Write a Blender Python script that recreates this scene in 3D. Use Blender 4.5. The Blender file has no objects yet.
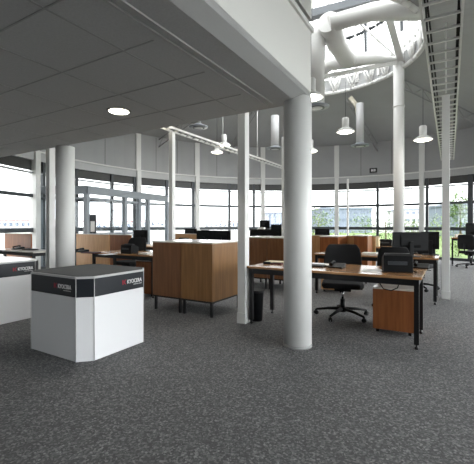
import bpy, bmesh, math, random
from mathutils import Vector, Matrix
random.seed(7)
C = bpy.context.scene.collection
EYE, F, HX, HY = 1.30, 360.0, 237.0, 225.0
TH = math.radians(30.6)
SN, CS = math.sin(TH), math.cos(TH)
PI = math.pi

def W(a, b, z=0.0):                      # building axes (a to the right, b forward) -> world
    return Vector((CS*a + SN*b, -SN*a + CS*b, z))
def at(x, y, Y):                         # survey: a point of the place seen at x,y at distance Y
    return Vector(((x-HX)/F*Y, Y, EYE + (HY-y)/F*Y))
AR = -TH

# ------------------------------------------------------------------ materials
MATS = {}
def lin(c):
    return tuple(((v/255)/12.92 if v/255 <= .04045 else ((v/255+.055)/1.055)**2.4) for v in c) + (1,)
def mat(name, rgb, rough=.5, metal=0, noise=0, scale=20, bump=0, stretch=None, spec=None, emit=0, rgb2=None):
    m = bpy.data.materials.new(name); m.use_nodes = True
    nt = m.node_tree; p = nt.nodes['Principled BSDF']
    p.inputs['Base Color'].default_value = lin(rgb)
    p.inputs['Roughness'].default_value = rough
    p.inputs['Metallic'].default_value = metal
    if spec is not None: p.inputs['Specular IOR Level'].default_value = spec
    if emit:
        p.inputs['Emission Color'].default_value = lin(rgb); p.inputs['Emission Strength'].default_value = emit
    if noise or rgb2 or bump:
        tc = nt.nodes.new('ShaderNodeTexCoord'); mp = nt.nodes.new('ShaderNodeMapping')
        if stretch: mp.inputs['Scale'].default_value = stretch
        nz = nt.nodes.new('ShaderNodeTexNoise'); nz.inputs['Scale'].default_value = scale; nz.inputs['Detail'].default_value = 4
        nt.links.new(tc.outputs['Object'], mp.inputs['Vector']); nt.links.new(mp.outputs[0], nz.inputs['Vector'])
        cr = nt.nodes.new('ShaderNodeValToRGB')
        base = lin(rgb); other = lin(rgb2) if rgb2 else tuple(max(0, v*(1-noise)) for v in base[:3])+(1,)
        cr.color_ramp.elements[0].color = other; cr.color_ramp.elements[0].position = .35
        cr.color_ramp.elements[1].color = base; cr.color_ramp.elements[1].position = .65
        nt.links.new(nz.outputs['Fac'], cr.inputs['Fac']); nt.links.new(cr.outputs['Color'], p.inputs['Base Color'])
        if bump:
            bp = nt.nodes.new('ShaderNodeBump'); bp.inputs['Strength'].default_value = bump; bp.inputs['Distance'].default_value = .003
            nt.links.new(nz.outputs['Fac'], bp.inputs['Height']); nt.links.new(bp.outputs[0], p.inputs['Normal'])
    MATS[name] = m; return m

mat('white_paint', (216, 216, 214), .35, noise=.04, scale=3)
mat('column_paint', (222, 222, 220), .42, noise=.03, scale=2)
mat('wall_panel', (158, 159, 160), .55, noise=.05, scale=2)
mat('roof_panel', (166, 167, 168), .6, noise=.06, scale=1.5)
mat('seam', (110, 110, 108), .7)
mat('beam_grey', (178, 179, 180), .45)
mat('tile', (196, 196, 196), .85, noise=.08, scale=60)
mat('grid_line', (166, 166, 166), .6)
mat('track', (178, 178, 178), .35)
mat('edge_grey', (150, 150, 150), .5)
mat('soffit_edge', (176, 176, 175), .5)
mat('wood_dark', (122, 82, 52), .32, scale=3, stretch=(9, 9, .6), rgb2=(104, 68, 42))
mat('parapet', (205, 204, 200), .6)
mat('frame_dark', (62, 66, 70), .4, metal=.3)
mat('frame_grey', (140, 143, 146), .4, metal=.3)
mat('blind_dark', (52, 53, 54), .35)
mat('steel_grey', (128, 134, 140), .5)
mat('black_plastic', (17, 18, 20), .55, spec=.18, noise=.1, scale=40)
mat('black_metal', (22, 22, 24), .35, metal=.2)
mat('black_fabric', (20, 20, 22), .95, noise=.35, scale=220, bump=.3)
mat('screen', (10, 11, 13), .12)
mat('chrome', (170, 170, 172), .2, metal=1)
mat('kiosk_white', (226, 226, 228), .35)
mat('kiosk_band', (26, 30, 36), .35)
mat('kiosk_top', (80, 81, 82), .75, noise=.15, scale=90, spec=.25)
mat('kiosk_edge', (190, 190, 190), .3)
mat('red_mark', (150, 20, 45), .5)
mat('text_white', (235, 235, 235), .5)
mat('wood', (138, 101, 64), .32, scale=3, stretch=(9, 9, .6), rgb2=(120, 86, 52), spec=.35)
mat('wood_orange', (140, 86, 49), .35, scale=3, stretch=(9, 9, .6), rgb2=(122, 71, 39), spec=.35)
mat('wood_light', (196, 152, 104), .35, scale=3, stretch=(9, 9, .6), rgb2=(180, 134, 88))
mat('wood_top', (176, 132, 90), .2, scale=3, stretch=(1, 9, 9), rgb2=(158, 114, 74), spec=.6)
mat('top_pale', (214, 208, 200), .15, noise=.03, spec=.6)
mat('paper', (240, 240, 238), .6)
mat('cream', (226, 214, 178), .7)
mat('maroon', (70, 28, 30), .6)
mat('brass_trim', (170, 168, 160), .4)
mat('ivory_steel', (206, 200, 184), .5)
mat('lamp_glow', (255, 246, 228), .5, emit=9)
mat('downlight_glow', (255, 248, 226), .5, emit=6)
mat('sign_black', (22, 22, 22), .5)
mat('leaf', (86, 112, 46), .7, rgb2=(56, 82, 32), scale=3)
mat('leaf_pale', (122, 140, 76), .7, rgb2=(84, 106, 52), scale=3)
mat('bark', (92, 80, 66), .9)
mat('outdoor_ground', (150, 148, 142), .9, noise=.15, scale=.6)
mat('lawn', (98, 118, 60), .95, rgb2=(78, 100, 46), scale=2)
mat('house_white', (176, 176, 178), .8, noise=.05, scale=.6)
mat('house_grey', (112, 120, 134), .8, noise=.05, scale=.6)
mat('house_pink', (176, 112, 112), .8)
mat('house_glass', (92, 102, 118), .15)

def carpet():
    m = bpy.data.materials.new('carpet'); m.use_nodes = True; nt = m.node_tree; p = nt.nodes['Principled BSDF']
    tc = nt.nodes.new('ShaderNodeTexCoord')
    vo = nt.nodes.new('ShaderNodeTexVoronoi'); vo.inputs['Scale'].default_value = 85
    nz = nt.nodes.new('ShaderNodeTexNoise'); nz.inputs['Scale'].default_value = 45; nz.inputs['Detail'].default_value = 5
    n2 = nt.nodes.new('ShaderNodeTexNoise'); n2.inputs['Scale'].default_value = 1.2; n2.inputs['Detail'].default_value = 3
    for n in (vo, nz, n2): nt.links.new(tc.outputs['Object'], n.inputs['Vector'])
    cr = nt.nodes.new('ShaderNodeValToRGB')
    e = cr.color_ramp.elements
    e[0].position = .0; e[0].color = lin((72, 72, 73)); e[1].position = 1; e[1].color = lin((170, 170, 169))
    x = e.new(.5); x.color = lin((92, 92, 93)); x = e.new(.74); x.color = lin((122, 122, 122))
    sx = nt.nodes.new('ShaderNodeSeparateColor'); nt.links.new(vo.outputs['Color'], sx.inputs[0])
    mx = nt.nodes.new('ShaderNodeMath'); mx.operation = 'MULTIPLY_ADD'; mx.inputs[1].default_value = .62
    md = nt.nodes.new('ShaderNodeMath'); md.operation = 'MULTIPLY'; md.inputs[1].default_value = .42
    nt.links.new(nz.outputs['Fac'], md.inputs[0]); nt.links.new(sx.outputs[0], mx.inputs[0]); nt.links.new(md.outputs[0], mx.inputs[2])
    nt.links.new(mx.outputs[0], cr.inputs['Fac'])
    mr = nt.nodes.new('ShaderNodeMapRange'); mr.inputs['To Min'].default_value = .88; mr.inputs['To Max'].default_value = 1.12
    nt.links.new(n2.outputs['Fac'], mr.inputs['Value'])
    vm = nt.nodes.new('ShaderNodeVectorMath'); vm.operation = 'SCALE'
    nt.links.new(cr.outputs['Color'], vm.inputs[0]); nt.links.new(mr.outputs[0], vm.inputs['Scale'])
    nt.links.new(vm.outputs[0], p.inputs['Base Color'])
    p.inputs['Roughness'].default_value = .8; p.inputs['Specular IOR Level'].default_value = .4
    bp = nt.nodes.new('ShaderNodeBump'); bp.inputs['Strength'].default_value = .5; bp.inputs['Distance'].default_value = .004
    nt.links.new(mx.outputs[0], bp.inputs['Height']); nt.links.new(bp.outputs[0], p.inputs['Normal'])
    MATS['carpet'] = m
carpet()
def glass():
    m = bpy.data.materials.new('glass'); m.use_nodes = True; nt = m.node_tree; nt.nodes.clear()
    o = nt.nodes.new('ShaderNodeOutputMaterial'); mx = nt.nodes.new('ShaderNodeMixShader')
    t = nt.nodes.new('ShaderNodeBsdfTransparent'); t.inputs[0].default_value = (.93, .95, .96, 1)
    g = nt.nodes.new('ShaderNodeBsdfGlossy'); g.inputs['Roughness'].default_value = .02
    lw = nt.nodes.new('ShaderNodeLayerWeight'); lw.inputs['Blend'].default_value = .5
    pw = nt.nodes.new('ShaderNodeMath'); pw.operation = 'POWER'; pw.inputs[1].default_value = 5
    ma = nt.nodes.new('ShaderNodeMath'); ma.operation = 'MULTIPLY_ADD'; ma.inputs[1].default_value = .7; ma.inputs[2].default_value = .04
    nt.links.new(lw.outputs['Facing'], pw.inputs[0]); nt.links.new(pw.outputs[0], ma.inputs[0])
    nt.links.new(ma.outputs[0], mx.inputs[0]); nt.links.new(t.outputs[0], mx.inputs[1]); nt.links.new(g.outputs[0], mx.inputs[2])
    nt.links.new(mx.outputs[0], o.inputs[0]); MATS['glass'] = m
glass()

# ------------------------------------------------------------------ mesh helpers
class MB:
    def __init__(s): s.bm = bmesh.new(); s.mi = 0
    def _tag(s, fs):
        for f in fs: f.material_index = s.mi
    def hexa(s, p):
        v = [s.bm.verts.new(q) for q in p]
        fs = [s.bm.faces.new([v[i] for i in ix]) for ix in ((3,2,1,0),(4,5,6,7),(0,1,5,4),(1,2,6,5),(2,3,7,6),(3,0,4,7))]
        s._tag(fs); return s
    def box(s, x0, x1, y0, y1, z0, z1, R=None):
        p = [(x0,y0,z0),(x1,y0,z0),(x1,y1,z0),(x0,y1,z0),(x0,y0,z1),(x1,y0,z1),(x1,y1,z1),(x0,y1,z1)]
        if R is not None: p = [R @ Vector(q) for q in p]
        return s.hexa(p)
    def prism(s, pts, z0, z1):
        n = len(pts); a = [s.bm.verts.new((p[0],p[1],z0)) for p in pts]; b = [s.bm.verts.new((p[0],p[1],z1)) for p in pts]
        fs = [s.bm.faces.new(a[::-1]), s.bm.faces.new(b)]
        fs += [s.bm.faces.new((a[i], a[(i+1)%n], b[(i+1)%n], b[i])) for i in range(n)]
        s._tag(fs); return s
    def extr(s, pts, axis, t0, t1):     # outline in the plane normal to 'axis', solid between t0 and t1
        def m(p, t): return {'x':(t,p[0],p[1]), 'y':(p[0],t,p[1])}[axis]
        n = len(pts); a = [s.bm.verts.new(m(p,t0)) for p in pts]; b = [s.bm.verts.new(m(p,t1)) for p in pts]
        fs = [s.bm.faces.new(a), s.bm.faces.new(b[::-1])]
        fs += [s.bm.faces.new((a[(i+1)%n], a[i], b[i], b[(i+1)%n])) for i in range(n)]
        s._tag(fs); return s
    def lathe(s, prof, n=24, c=(0,0,0)):
        rings = []
        for r, z in prof:
            rings.append([s.bm.verts.new((c[0]+r*math.cos(2*PI*k/n), c[1]+r*math.sin(2*PI*k/n), c[2]+z)) for k in range(n)])
        fs = []
        for i in range(len(rings)-1):
            for k in range(n):
                fs.append(s.bm.faces.new((rings[i][k], rings[i][(k+1)%n], rings[i+1][(k+1)%n], rings[i+1][k])))
        fs.append(s.bm.faces.new(rings[0][::-1])); fs.append(s.bm.faces.new(rings[-1]))
        for f in fs: f.smooth = True
        fs[-1].smooth = fs[-2].smooth = False
        s._tag(fs); return s
    def tube(s, pts, r, n=10):
        pts = [Vector(p) for p in pts]; rs = r if isinstance(r, (list, tuple)) else [r]*len(pts)
        rings = []
        for i, p in enumerate(pts):
            d = (pts[min(i+1, len(pts)-1)] - pts[max(i-1, 0)]).normalized()
            up = Vector((0,0,1)) if abs(d.z) < .95 else Vector((1,0,0))
            a = d.cross(up).normalized(); b = a.cross(d).normalized()
            rings.append([s.bm.verts.new(p + rs[i]*(a*math.cos(2*PI*k/n)+b*math.sin(2*PI*k/n))) for k in range(n)])
        fs = []
        for i in range(len(rings)-1):
            for k in range(n):
                f = s.bm.faces.new((rings[i][k], rings[i+1][k], rings[i+1][(k+1)%n], rings[i][(k+1)%n])); f.smooth = n > 5; fs.append(f)
        fs.append(s.bm.faces.new(rings[0])); fs.append(s.bm.faces.new(rings[-1][::-1]))
        s._tag(fs); return s
    def arc(s, c, r0, r1, z0, z1, a0, a1, n):
        for i in range(n):
            t0 = math.radians(a0+(a1-a0)*i/n); t1 = math.radians(a0+(a1-a0)*(i+1)/n)
            def q(r, t, z): return (c[0]+r*math.cos(t), c[1]+r*math.sin(t), z)
            s.hexa([q(r0,t0,z0),q(r1,t0,z0),q(r1,t1,z0),q(r0,t1,z0),q(r0,t0,z1),q(r1,t0,z1),q(r1,t1,z1),q(r0,t1,z1)])
        return s
    def build(s, name, m, parent=None, bevel=0, loc=None, rot=None):
        bmesh.ops.recalc_face_normals(s.bm, faces=s.bm.faces)
        me = bpy.data.meshes.new(name); s.bm.to_mesh(me); s.bm.free()
        for k in (m if isinstance(m, (list, tuple)) else [m]): me.materials.append(MATS[k])
        o = bpy.data.objects.new(name, me); C.objects.link(o)
        if parent: o.parent = parent
        if loc is not None: o.location = loc
        if rot is not None: o.rotation_euler = rot
        if bevel:
            b = o.modifiers.new('bevel', 'BEVEL'); b.width = bevel; b.segments = 2; b.limit_method = 'ANGLE'
        return o
def tag(o, label=None, cat=None, group=None, kind=None):
    if label: o['label'] = label
    if cat: o['category'] = cat
    if group: o['group'] = group
    if kind: o['kind'] = kind
    return o
def empty(name, loc, rz=0, **k):
    o = bpy.data.objects.new(name, None); o.empty_display_size = .1; C.objects.link(o)
    o.location = loc; o.rotation_euler = (0,0,rz); return tag(o, **k)
def kids(o): return [c for c in bpy.data.objects if c.parent == o]
def copy_tree(o, parent=None):
    c = o.copy(); C.objects.link(c); c.parent = parent
    for ch in kids(o): copy_tree(ch, c)
    return c
def struct(o): o['kind'] = 'structure'; return o

# ------------------------------------------------------------------ shell
CC = (1.94, 8.2); R = 7.8
XL, XR, YB = CC[0]-R, CC[0]+R, -5.0
def outline(r, n=72):
    dx = r-R
    p = [(CC[0]+r, YB-dx), ]
    p += [(CC[0]+r*math.cos(PI*i/n), CC[1]+r*math.sin(PI*i/n)) for i in range(n+1)]
    p += [(CC[0]-r, YB-dx)]
    return p
fl = MB().prism(outline(R+.15), -.1, 0).build('floor', 'carpet'); struct(fl)

def ang(x):                                # bearing on the round wall of a feature seen at picture column x
    s = (x-HX)/F; A = 1+s*s; B = CC[0]*s+CC[1]; K = CC[0]**2+CC[1]**2-R*R
    Z = (B+math.sqrt(B*B-A*K))/A
    return math.degrees(math.atan2(Z-CC[1], s*Z-CC[0])), Z
pil = [ang(v)[0] for v in (35.5, 138, 197, 262.8, 336.7, 422)]
pil = [180.0] + pil + [24.0, 0.0]
# upper wall, with narrow seams
m = MB().arc(CC, R, R+.15, 3.34, 4.75, 0, 180, 60); m.mi = 1
k = 0
for i in range(len(pil)-1):
    for t in (.3, .66): 
        a = pil[i]+(pil[i+1]-pil[i])*t; m.arc(CC, R-.004, R+.01, 3.36, 4.72, a-.08, a+.08, 1)
struct(m.build('wall_far', ['wall_panel', 'seam']))
m = MB().arc(CC, R-.03, R+.15, 3.1, 3.34, 0, 180, 60)
struct(m.build('trim_1', 'beam_grey'))
m = MB().arc(CC, R-.09, R, 3.33, 3.375, 0, 180, 60)
struct(m.build('trim_2', 'white_paint'))
n = 3
for i, a in enumerate(pil):
    dw = .62
    m = MB().arc(CC, R-.1, R+.12, 0, 3.34, a-dw, a+dw, 1); m.arc(CC, R-.05, R+.1, 3.34, 4.74, a-dw*1.2, a+dw*1.2, 1)
    struct(m.build('trim_%d' % n, 'white_paint')); n += 1
mull_px = [44, 77, 112.5, 134.8, 167, 193.3, 229.5, 254, 300, 377.5, 427, 471.5]
mull = sorted([ang(v)[0] for v in mull_px] + [36, 12])
for i in range(len(pil)-1):
    a1, a0 = pil[i]-.6, pil[i+1]+.6
    w = struct(empty('window_%d' % (i+1), (0,0,0)))
    m = MB(); nn = 8
    m.arc(CC, R, R+.07, 0, .1, a0, a1, nn); m.arc(CC, R, R+.07, 2.07, 2.16, a0, a1, nn)
    m.arc(CC, R-.01, R+.08, 1.1, 1.22, a0, a1, nn)
    m.build('transom', 'frame_dark', w)
    MB().arc(CC, R, R+.07, 2.73, 2.775, a0, a1, nn).build('head_rail', 'frame_grey', w)
    MB().arc(CC, R+.05, R+.09, 2.82, 3.1, a0, a1, nn).build('blind', 'blind_dark', w)
    for a in mull:
        if a0-.2 < a < a1+.2: MB().arc(CC, R-.01, R+.08, 0, 3.1, a-.36, a+.36, 1).build('mullion', 'frame_dark', w)
    MB().arc(CC, R+.03, R+.036, .1, 2.82, a0, a1, nn).build('pane', 'glass', w)
# straight sides and back
m = MB().box(XL-.15, XL, YB, CC[1], 0, 4.75)
struct(m.build('wall_left', 'wall_panel'))
m = MB().box(XL-.15, XR+.15, YB-.15, YB, 3.6, 4.75); m.box(XL-.15, 3.0, YB-.15, YB, 0, 3.6); struct(m.build('wall_back_unseen', 'wall_panel'))  # unseen wall, solid at left to cut back light, open at right
wb = struct(empty('window_%d' % (len(pil)+2), (0,0,0)))  # unseen back window, added to let light in from behind right
m = MB()
for z0, z1 in ((0,.1),(1.1,1.22),(2.4,2.47),(3.54,3.6)): m.box(3.0, XR, YB-.08, YB, z0, z1)
m.build('transom', 'frame_dark', wb)
for j in range(5):
    x = 3.04 + (XR-3.04)*j/4; MB().box(x-.04, x+.04, YB-.09, YB+.01, 0, 3.6).build('mullion', 'frame_dark', wb)
MB().box(3.0, XR, YB-.05, YB-.044, .1, 3.55).build('pane', 'glass', wb)
m = MB().box(XR, XR+.15, YB, CC[1], 4.4, 4.75); struct(m.build('wall_right_unseen', 'wall_panel'))  # unseen side, kept to a lintel so light enters below
w = struct(empty('window_%d' % (len(pil)), (0,0,0)))  # unseen window, added and glazed high to brighten right-facing surfaces
m = MB()
for z0, z1 in ((0,.1),(1.1,1.22),(2.08,2.15),(3.04,3.1),(4.34,4.4)): m.box(XR, XR+.08, YB, CC[1], z0, z1)
m.build('transom', 'frame_dark', w)
for j in range(8):
    y = YB + (CC[1]-YB)*j/7; MB().box(XR-.01, XR+.08, y-.04, y+.04, 0, 4.4).build('mullion', 'frame_dark', w)
MB().box(XR+.03, XR+.036, YB, CC[1], .1, 4.35).build('pane', 'glass', w)

# roof: from the round wall up to the ring of the lantern
LC = (1.9, 9.7); LR = 2.86; ZR = 5.83
outer = outline(R+.15, 72); N = len(outer)
bm = bmesh.new()
def ringpt(o, r=LR, z=ZR):
    a = math.atan2(o[1]-LC[1], o[0]-LC[0]); return (LC[0]+r*math.cos(a), LC[1]+r*math.sin(a), z)
# densify the outline so the near edge is followed too
dense = []
for i in range(N):
    p, q = outer[i], outer[(i+1)%N]
    d = math.hypot(q[0]-p[0], q[1]-p[1]); k = max(1, int(d/.8))
    for j in range(k): dense.append((p[0]+(q[0]-p[0])*j/k, p[1]+(q[1]-p[1])*j/k))
rows = [[bm.verts.new((p[0],p[1],4.72)) for p in dense], [bm.verts.new(ringpt(p)) for p in dense],
        [bm.verts.new(ringpt(p, LR, ZR+.12)) for p in dense], [bm.verts.new((p[0],p[1],4.9)) for p in dense]]
L = len(dense)
for r in range(4):
    for i in range(L):
        bm.faces.new((rows[r][i], rows[r][(i+1)%L], rows[(r+1)%4][(i+1)%L], rows[(r+1)%4][i]))
mm = MB(); mm.bm.free(); mm.bm = bm
struct(mm.build('ceiling', 'roof_panel'))

def on_roof(a, t):                        # point under the roof at bearing a (deg), t 0 at wall, 1 at ring
    r = math.radians(a); o = Vector((CC[0]+R*math.cos(r), CC[1]+R*math.sin(r), 4.72)); q = Vector(ringpt(o))
    return o.lerp(q, t)
for a in (30, 60, 84, 107, 130, 152):     # slender lattice ribs under the roof
    m = MB(); p0, p1 = on_roof(a, .0), on_roof(a, .98)
    dz = Vector((0,0,-.06)); lo = Vector((0,0,-.34))
    m.tube([p0+dz, p1+dz], .02, 6)
    m.tube([p0+lo, p1+lo], .02, 6)
    for j in range(12):
        q0, q1 = p0.lerp(p1, j/12), p0.lerp(p1, (j+1)/12)
        m.tube([q0+(dz if j%2 else lo), q1+(lo if j%2 else dz)], .011, 5)
    struct(m.build('trim_%d' % n, 'edge_grey')); n += 1

# lantern over the hall: ring truss, bars and glass
lan = struct(empty('window_%d' % (len(pil)+1), (LC[0], LC[1], ZR)))
m = MB()
def rp(r, a, z): a = math.radians(a); return Vector((r*math.cos(a), r*math.sin(a), z))
def circ(m, r, z, rad, seg=64, n=8):
    for i in range(seg): m.tube([rp(r, 360*i/seg, z), rp(r, 360*(i+1.02)/seg, z)], rad, n)
circ(m, LR, -.05, .06); circ(m, LR-.05, .48, .05)
m.build('ring_truss', 'white_paint', lan)
m = MB().arc((0,0), LR+.03, LR+.06, .0, .42, 0, 360, 72); m.build('upstand', 'beam_grey', lan)
for i in range(30):
    m = MB()
    for d in (-.9, .9):
        for o in (-3.6, 3.6): m.tube([rp(LR-.04, 12*i+d, -.03), rp(LR-.09, 12*i+o+d, .46)], .028, 6)
    m.build('web', 'white_paint', lan)
m = MB()
for i in range(24):
    a = 15*i; m.tube([rp(LR, a, .1), rp(LR-.08, a, 2.3)], .06, 4); m.tube([rp(LR-.08, a, 2.3), rp(.3, a, 2.9)], .045, 4)
    m.tube([rp(LR-.05, a, .5), rp(LR-.1, a+7.5, 2.2)], .04, 4); m.tube([rp(LR-.05, a+15, .5), rp(LR-.1, a+7.5, 2.2)], .04, 4)
circ(m, LR-.08, 2.3, .07, 48, 4); circ(m, LR*.55, 2.6, .04, 48, 4); circ(m, .3, 2.9, .05, 16, 4)
m.build('glazing_bar', 'white_paint', lan)
for i in range(24):
    a = 15*i+7.5; MB().tube([rp(LR-.12, a-6.5, 1.6), rp(LR-.12, a+6.5, 1.6)], .055, 4).build('sash_rail', 'frame_dark', lan)
for i in range(0, 24, 2): MB().tube([rp(LR-.12, 15*i+7.5, .9), rp(LR-.15, 15*i+7.5, 1.9)], .055, 4).build('mullion', 'frame_dark', lan)
bm = bmesh.new(); rr = []
for r, z in ((LR+.03,.42),(LR-.02,2.33),(.3,2.93)): rr.append([bm.verts.new(rp(r, 7.5*i, z)) for i in range(48)])
for j in range(2):
    for i in range(48): bm.faces.new((rr[j][i], rr[j][(i+1)%48], rr[j+1][(i+1)%48], rr[j+1][i]))
bm.faces.new(rr[2]); mm = MB(); mm.bm.free(); mm.bm = bm; mm.build('pane', 'glass', lan)

# ------------------------------------------------------------------ mezzanine: dark tiled soffit and pale parapet
ZS = 2.62
B0, A0 = 3.694, -1.417                      # its corner in building axes
def wl(a, b): v = W(a, b); return (v.x, v.y)
def edge_left(b):                          # where a line b=const meets the left wall
    a = (XL - SN*b)/CS; return wl(a, b)
def poly(oa, ob):
    c = wl(A0+oa, B0+ob); l = edge_left(B0+ob); t = (c[1]-YB)/CS
    return [c, l, (XL, YB), (c[0]-SN*t, YB)]
m = MB().prism(poly(0, 0), ZS, ZS+.05); m.mi = 1
# tile joints as fine proud lines of the grid
def gl(a0, b0, a1, b1, w=.006, z=.004):
    p, q = W(a0, b0), W(a1, b1); d = (q-p).normalized(); s = Vector((-d.y, d.x, 0))*w
    m.hexa([tuple(x)[:2]+(zz,) for zz in (ZS-z, ZS+.001) for x in (p-s, q-s, q+s, p+s)])
for k in range(-5, 4):
    b = 1.29+.62*k
    e = (XL-SN*b)/CS
    gl(max(e, -8.9)+.02, b, A0-.4, b)
for k in range(0, 9):
    v = 2.125+.757*k
    b1 = B0-.12
    b0 = max(-3.4, (XL+.03+CS*v)/SN)
    if b0 < b1: gl(-v, b0, -v, b1)
struct(m.build('ceiling_soffit', ['tile', 'grid_line']))
m = MB()
for v in (1.654, 1.732):
    p = [W(-v-.008, -3.2), W(-v-.008, 3.54), W(-v+.008, 3.54), W(-v+.008, -3.2)]
    m.prism([(q.x, q.y) for q in p], ZS-.012, ZS)
struct(m.build('trim_%d' % n, 'track')); n += 1
# sloped edge trim
def loft(pa, za, pb, zb, m):
    for i in (0, 3):
        pass
m = MB(); lo = poly(0, 0); hi = poly(.125, .06)
bm = m.bm
def quad(a, b, c, d):
    m._tag([bm.faces.new([bm.verts.new(p) for p in (a, b, c, d)])])
z1 = ZS+.05
for i, j in ((3, 0), (0, 1)):
    m.hexa([lo[i]+(ZS-.002,), lo[j]+(ZS-.002,), hi[j]+(z1,), hi[i]+(z1,), lo[i]+(ZS+.1,), lo[j]+(ZS+.1,), hi[j]+(z1+.06,), hi[i]+(z1+.06,)])
struct(m.build('trim_%d' % n, 'soffit_edge')); n += 1
m = MB().prism(poly(.125, .06), z1+.001, 3.38); struct(m.build('wall_mezzanine', 'parapet'))
m = MB().prism(poly(.15, .085), 3.38, 3.43); struct(m.build('trim_%d' % n, 'white_paint')); n += 1
m = MB().prism(poly(.10, .03), 3.43, 3.52); struct(m.build('trim_%d' % n, 'frame_dark')); n += 1
m = MB().prism(poly(.13, .06), 3.52, 4.6); struct(m.build('wall_mezzanine_upper', 'parapet'))
for q, lab in ((at(119, 111, 4.17), 'round recessed downlight glowing in the dark tiled ceiling'),):
    t = empty('downlight', (q.x, q.y, ZS), label=lab, cat='ceiling light')
    MB().lathe([(.10,-.004),(.135,-.008),(.14,0),(.10,0)], 32).build('ring', 'edge_grey', t)
    MB().lathe([(.112,-.009),(.112,-.004)], 32).build('lens', 'downlight_glow', t)
    l = bpy.data.lights.new('downlight_beam', 'SPOT'); l.energy = 25; l.spot_size = 2.2; l.color = (1,.95,.86); l.shadow_soft_size = .1
    lo_ = bpy.data.objects.new('downlight_beam', l); C.objects.link(lo_); lo_.location = (q.x, q.y, ZS-.03)

# ------------------------------------------------------------------ columns and posts
def column(p, r, h, label, collar=None):
    t = empty('column', (p.x, p.y, 0), label=label, cat='column', group='round white columns')
    MB().lathe([(r, 0), (r, h)], 40).build('shaft', 'column_paint', t)
    MB().lathe([(r+.004, 0), (r+.004, .03)], 40).build('base_ring', 'edge_grey', t)
    if collar: MB().lathe([(r+.015, collar), (r+.015, collar+.05)], 32).build('collar', 'column_paint', t)
column(Vector((.655, 3.89, 0)), .15, 2.66, 'thick round white column in the centre front, under the corner of the dark ceiling')
column(Vector((-2.91, 6.1, 0)), .15, 2.62, 'round white column behind the dark-topped white display stand at left')
column(Vector((4.63, 10.3, 0)), .145, 7.1, 'tall round white column rising to the roof lantern behind the twin monitors', collar=4.66)

def post(p, s, h, label, foot=True):
    t = empty('post', (p[0], p[1], 0), AR, label=label, cat='post', group='square white posts')
    MB().box(-s/2, s/2, -s/2, s/2, 0, h).build('shaft', 'column_paint', t, .006)
    if foot: MB().box(-s/2-.006, s/2+.006, -s/2-.006, s/2+.006, 0, .14).build('sleeve', 'white_paint', t, .003)
    return t
HT = 3.63
post((.085, 4.80), .115, 4.7, 'square white post directly left of the thick front column, beside the wooden cabinets')
post((-3.575, 6.9), .12, 4.7, 'square white post just left of the round column behind the display stands')
post((-1.594, 8.83), .115, HT-.06, 'slim white post behind the wooden cabinets, topped by a bright light')
post((1.215, 9.3), .1, HT-.06, 'slim white post almost hidden behind the left edge of the thick front column')
post((3.69, 6.36), .12, HT-.06, 'square white post at right carrying the overhead cable ladder')
q = at(347.8, 225, 13.2); post((q.x, q.y), .065, 2.99, 'thinnest white post, standing near the windows right of the thick front column', foot=False)

# ------------------------------------------------------------------ cable ladders
def ladder(ac, w, b0, b1, label, wires, step=.27):
    t = empty('cable_ladder', W(ac, b0, HT), AR, label=label, cat='cable tray', group='overhead cable ladders')
    L = b1-b0
    for s in (-1, 1):
        MB().box(s*w/2-.012, s*w/2+.012, 0, L, 0, .05).build('side_rail', 'white_paint', t)
    m = MB(); k = 0
    while k*step < L: m.box(-w/2, w/2, k*step, k*step+.025, .005, .03); k += 1
    o = m.build('rung', 'white_paint', t); o['kind'] = 'stuff' 
    for s in wires:
        random.seed(int(abs(s)*1000)+3); pts = [(s+random.uniform(-.008,.008), L*i/24, .045) for i in range(25)]
        MB().tube(pts, .011, 6).build('cable', 'black_plastic', t)
    return t
ladder(-.075, .39, 2.4, 15.0, 'overhead cable ladder at upper right running away above the square post', (-.16,-.13,.15,.165), .32)
ladder(-5.9, .24, 4.0, 13.9, 'overhead cable ladder at left seen nearly edge on below the roof', (.08, -.07))
for (a, b, lab) in ((-5.75, 8.9, 'left one of two thin white rods holding the left cable ladder'), (-5.75, 11.1, 'right one of two thin white rods holding the left cable ladder')):
    p = W(a, b, HT+.07)
    MBo = MB().lathe([(.012,0),(.012,1.55)], 8); MBo.lathe([(.03,-.008),(.03,.004)], 10)
    tag(MBo.build('hanger_rod', 'white_paint', loc=p), lab, 'rod', 'hanger rods of the left cable ladder')

p = Vector((3.69, 6.36, HT+.0))
tag(MB().lathe([(.014,0),(.014,1.25)], 8).build('hanger_rod', 'white_paint', loc=p), 'thin white rod above the right-hand square post, inside the cable ladder', 'rod')
# ------------------------------------------------------------------ roof tubes and beams
def steel(name, pts, r, label, m='white_paint', n=20, cat='steel beam'):
    o = Vector(pts[0]); return tag(MB().tube([Vector(p)-o for p in pts], r, n).build(name, m, loc=o), label, cat)
def flat(name, p, q, w, h, label, m='white_paint'):
    p, q = Vector(p), Vector(q); d = (q-p).normalized(); s = d.cross(Vector((0,0,1))).normalized()*w/2; u = s.cross(d).normalized()*h/2
    L = q-p
    pts = [(-s-u), (s-u), (s+u), (-s+u)]
    return tag(MB().hexa([x for x in pts]+[x+L for x in pts]).build(name, m, loc=p), label, 'steel beam')
M0 = at(329, 24, 8.0); Q0 = at(348, 61, 9.4); N0 = at(399, 60, 10.3)
steel('roof_tube', [M0, at(372, 12, 7.9), at(428, 8, 7.6)], [.175,.19,.235], 'thick white roof tube running level across the top of the skylight')
steel('roof_tube', [M0+Vector((-.02,0,.05)), at(336, 42, 8.7), Q0], [.24,.23,.21], 'thick white roof tube sloping down from the elbow beside the mezzanine wall')
steel('roof_tube', [Q0+Vector((-.05,0,0)), at(372, 58, 9.8), N0], [.19,.16,.06], 'tapering white roof tube ending in a point at the tall column')
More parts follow.
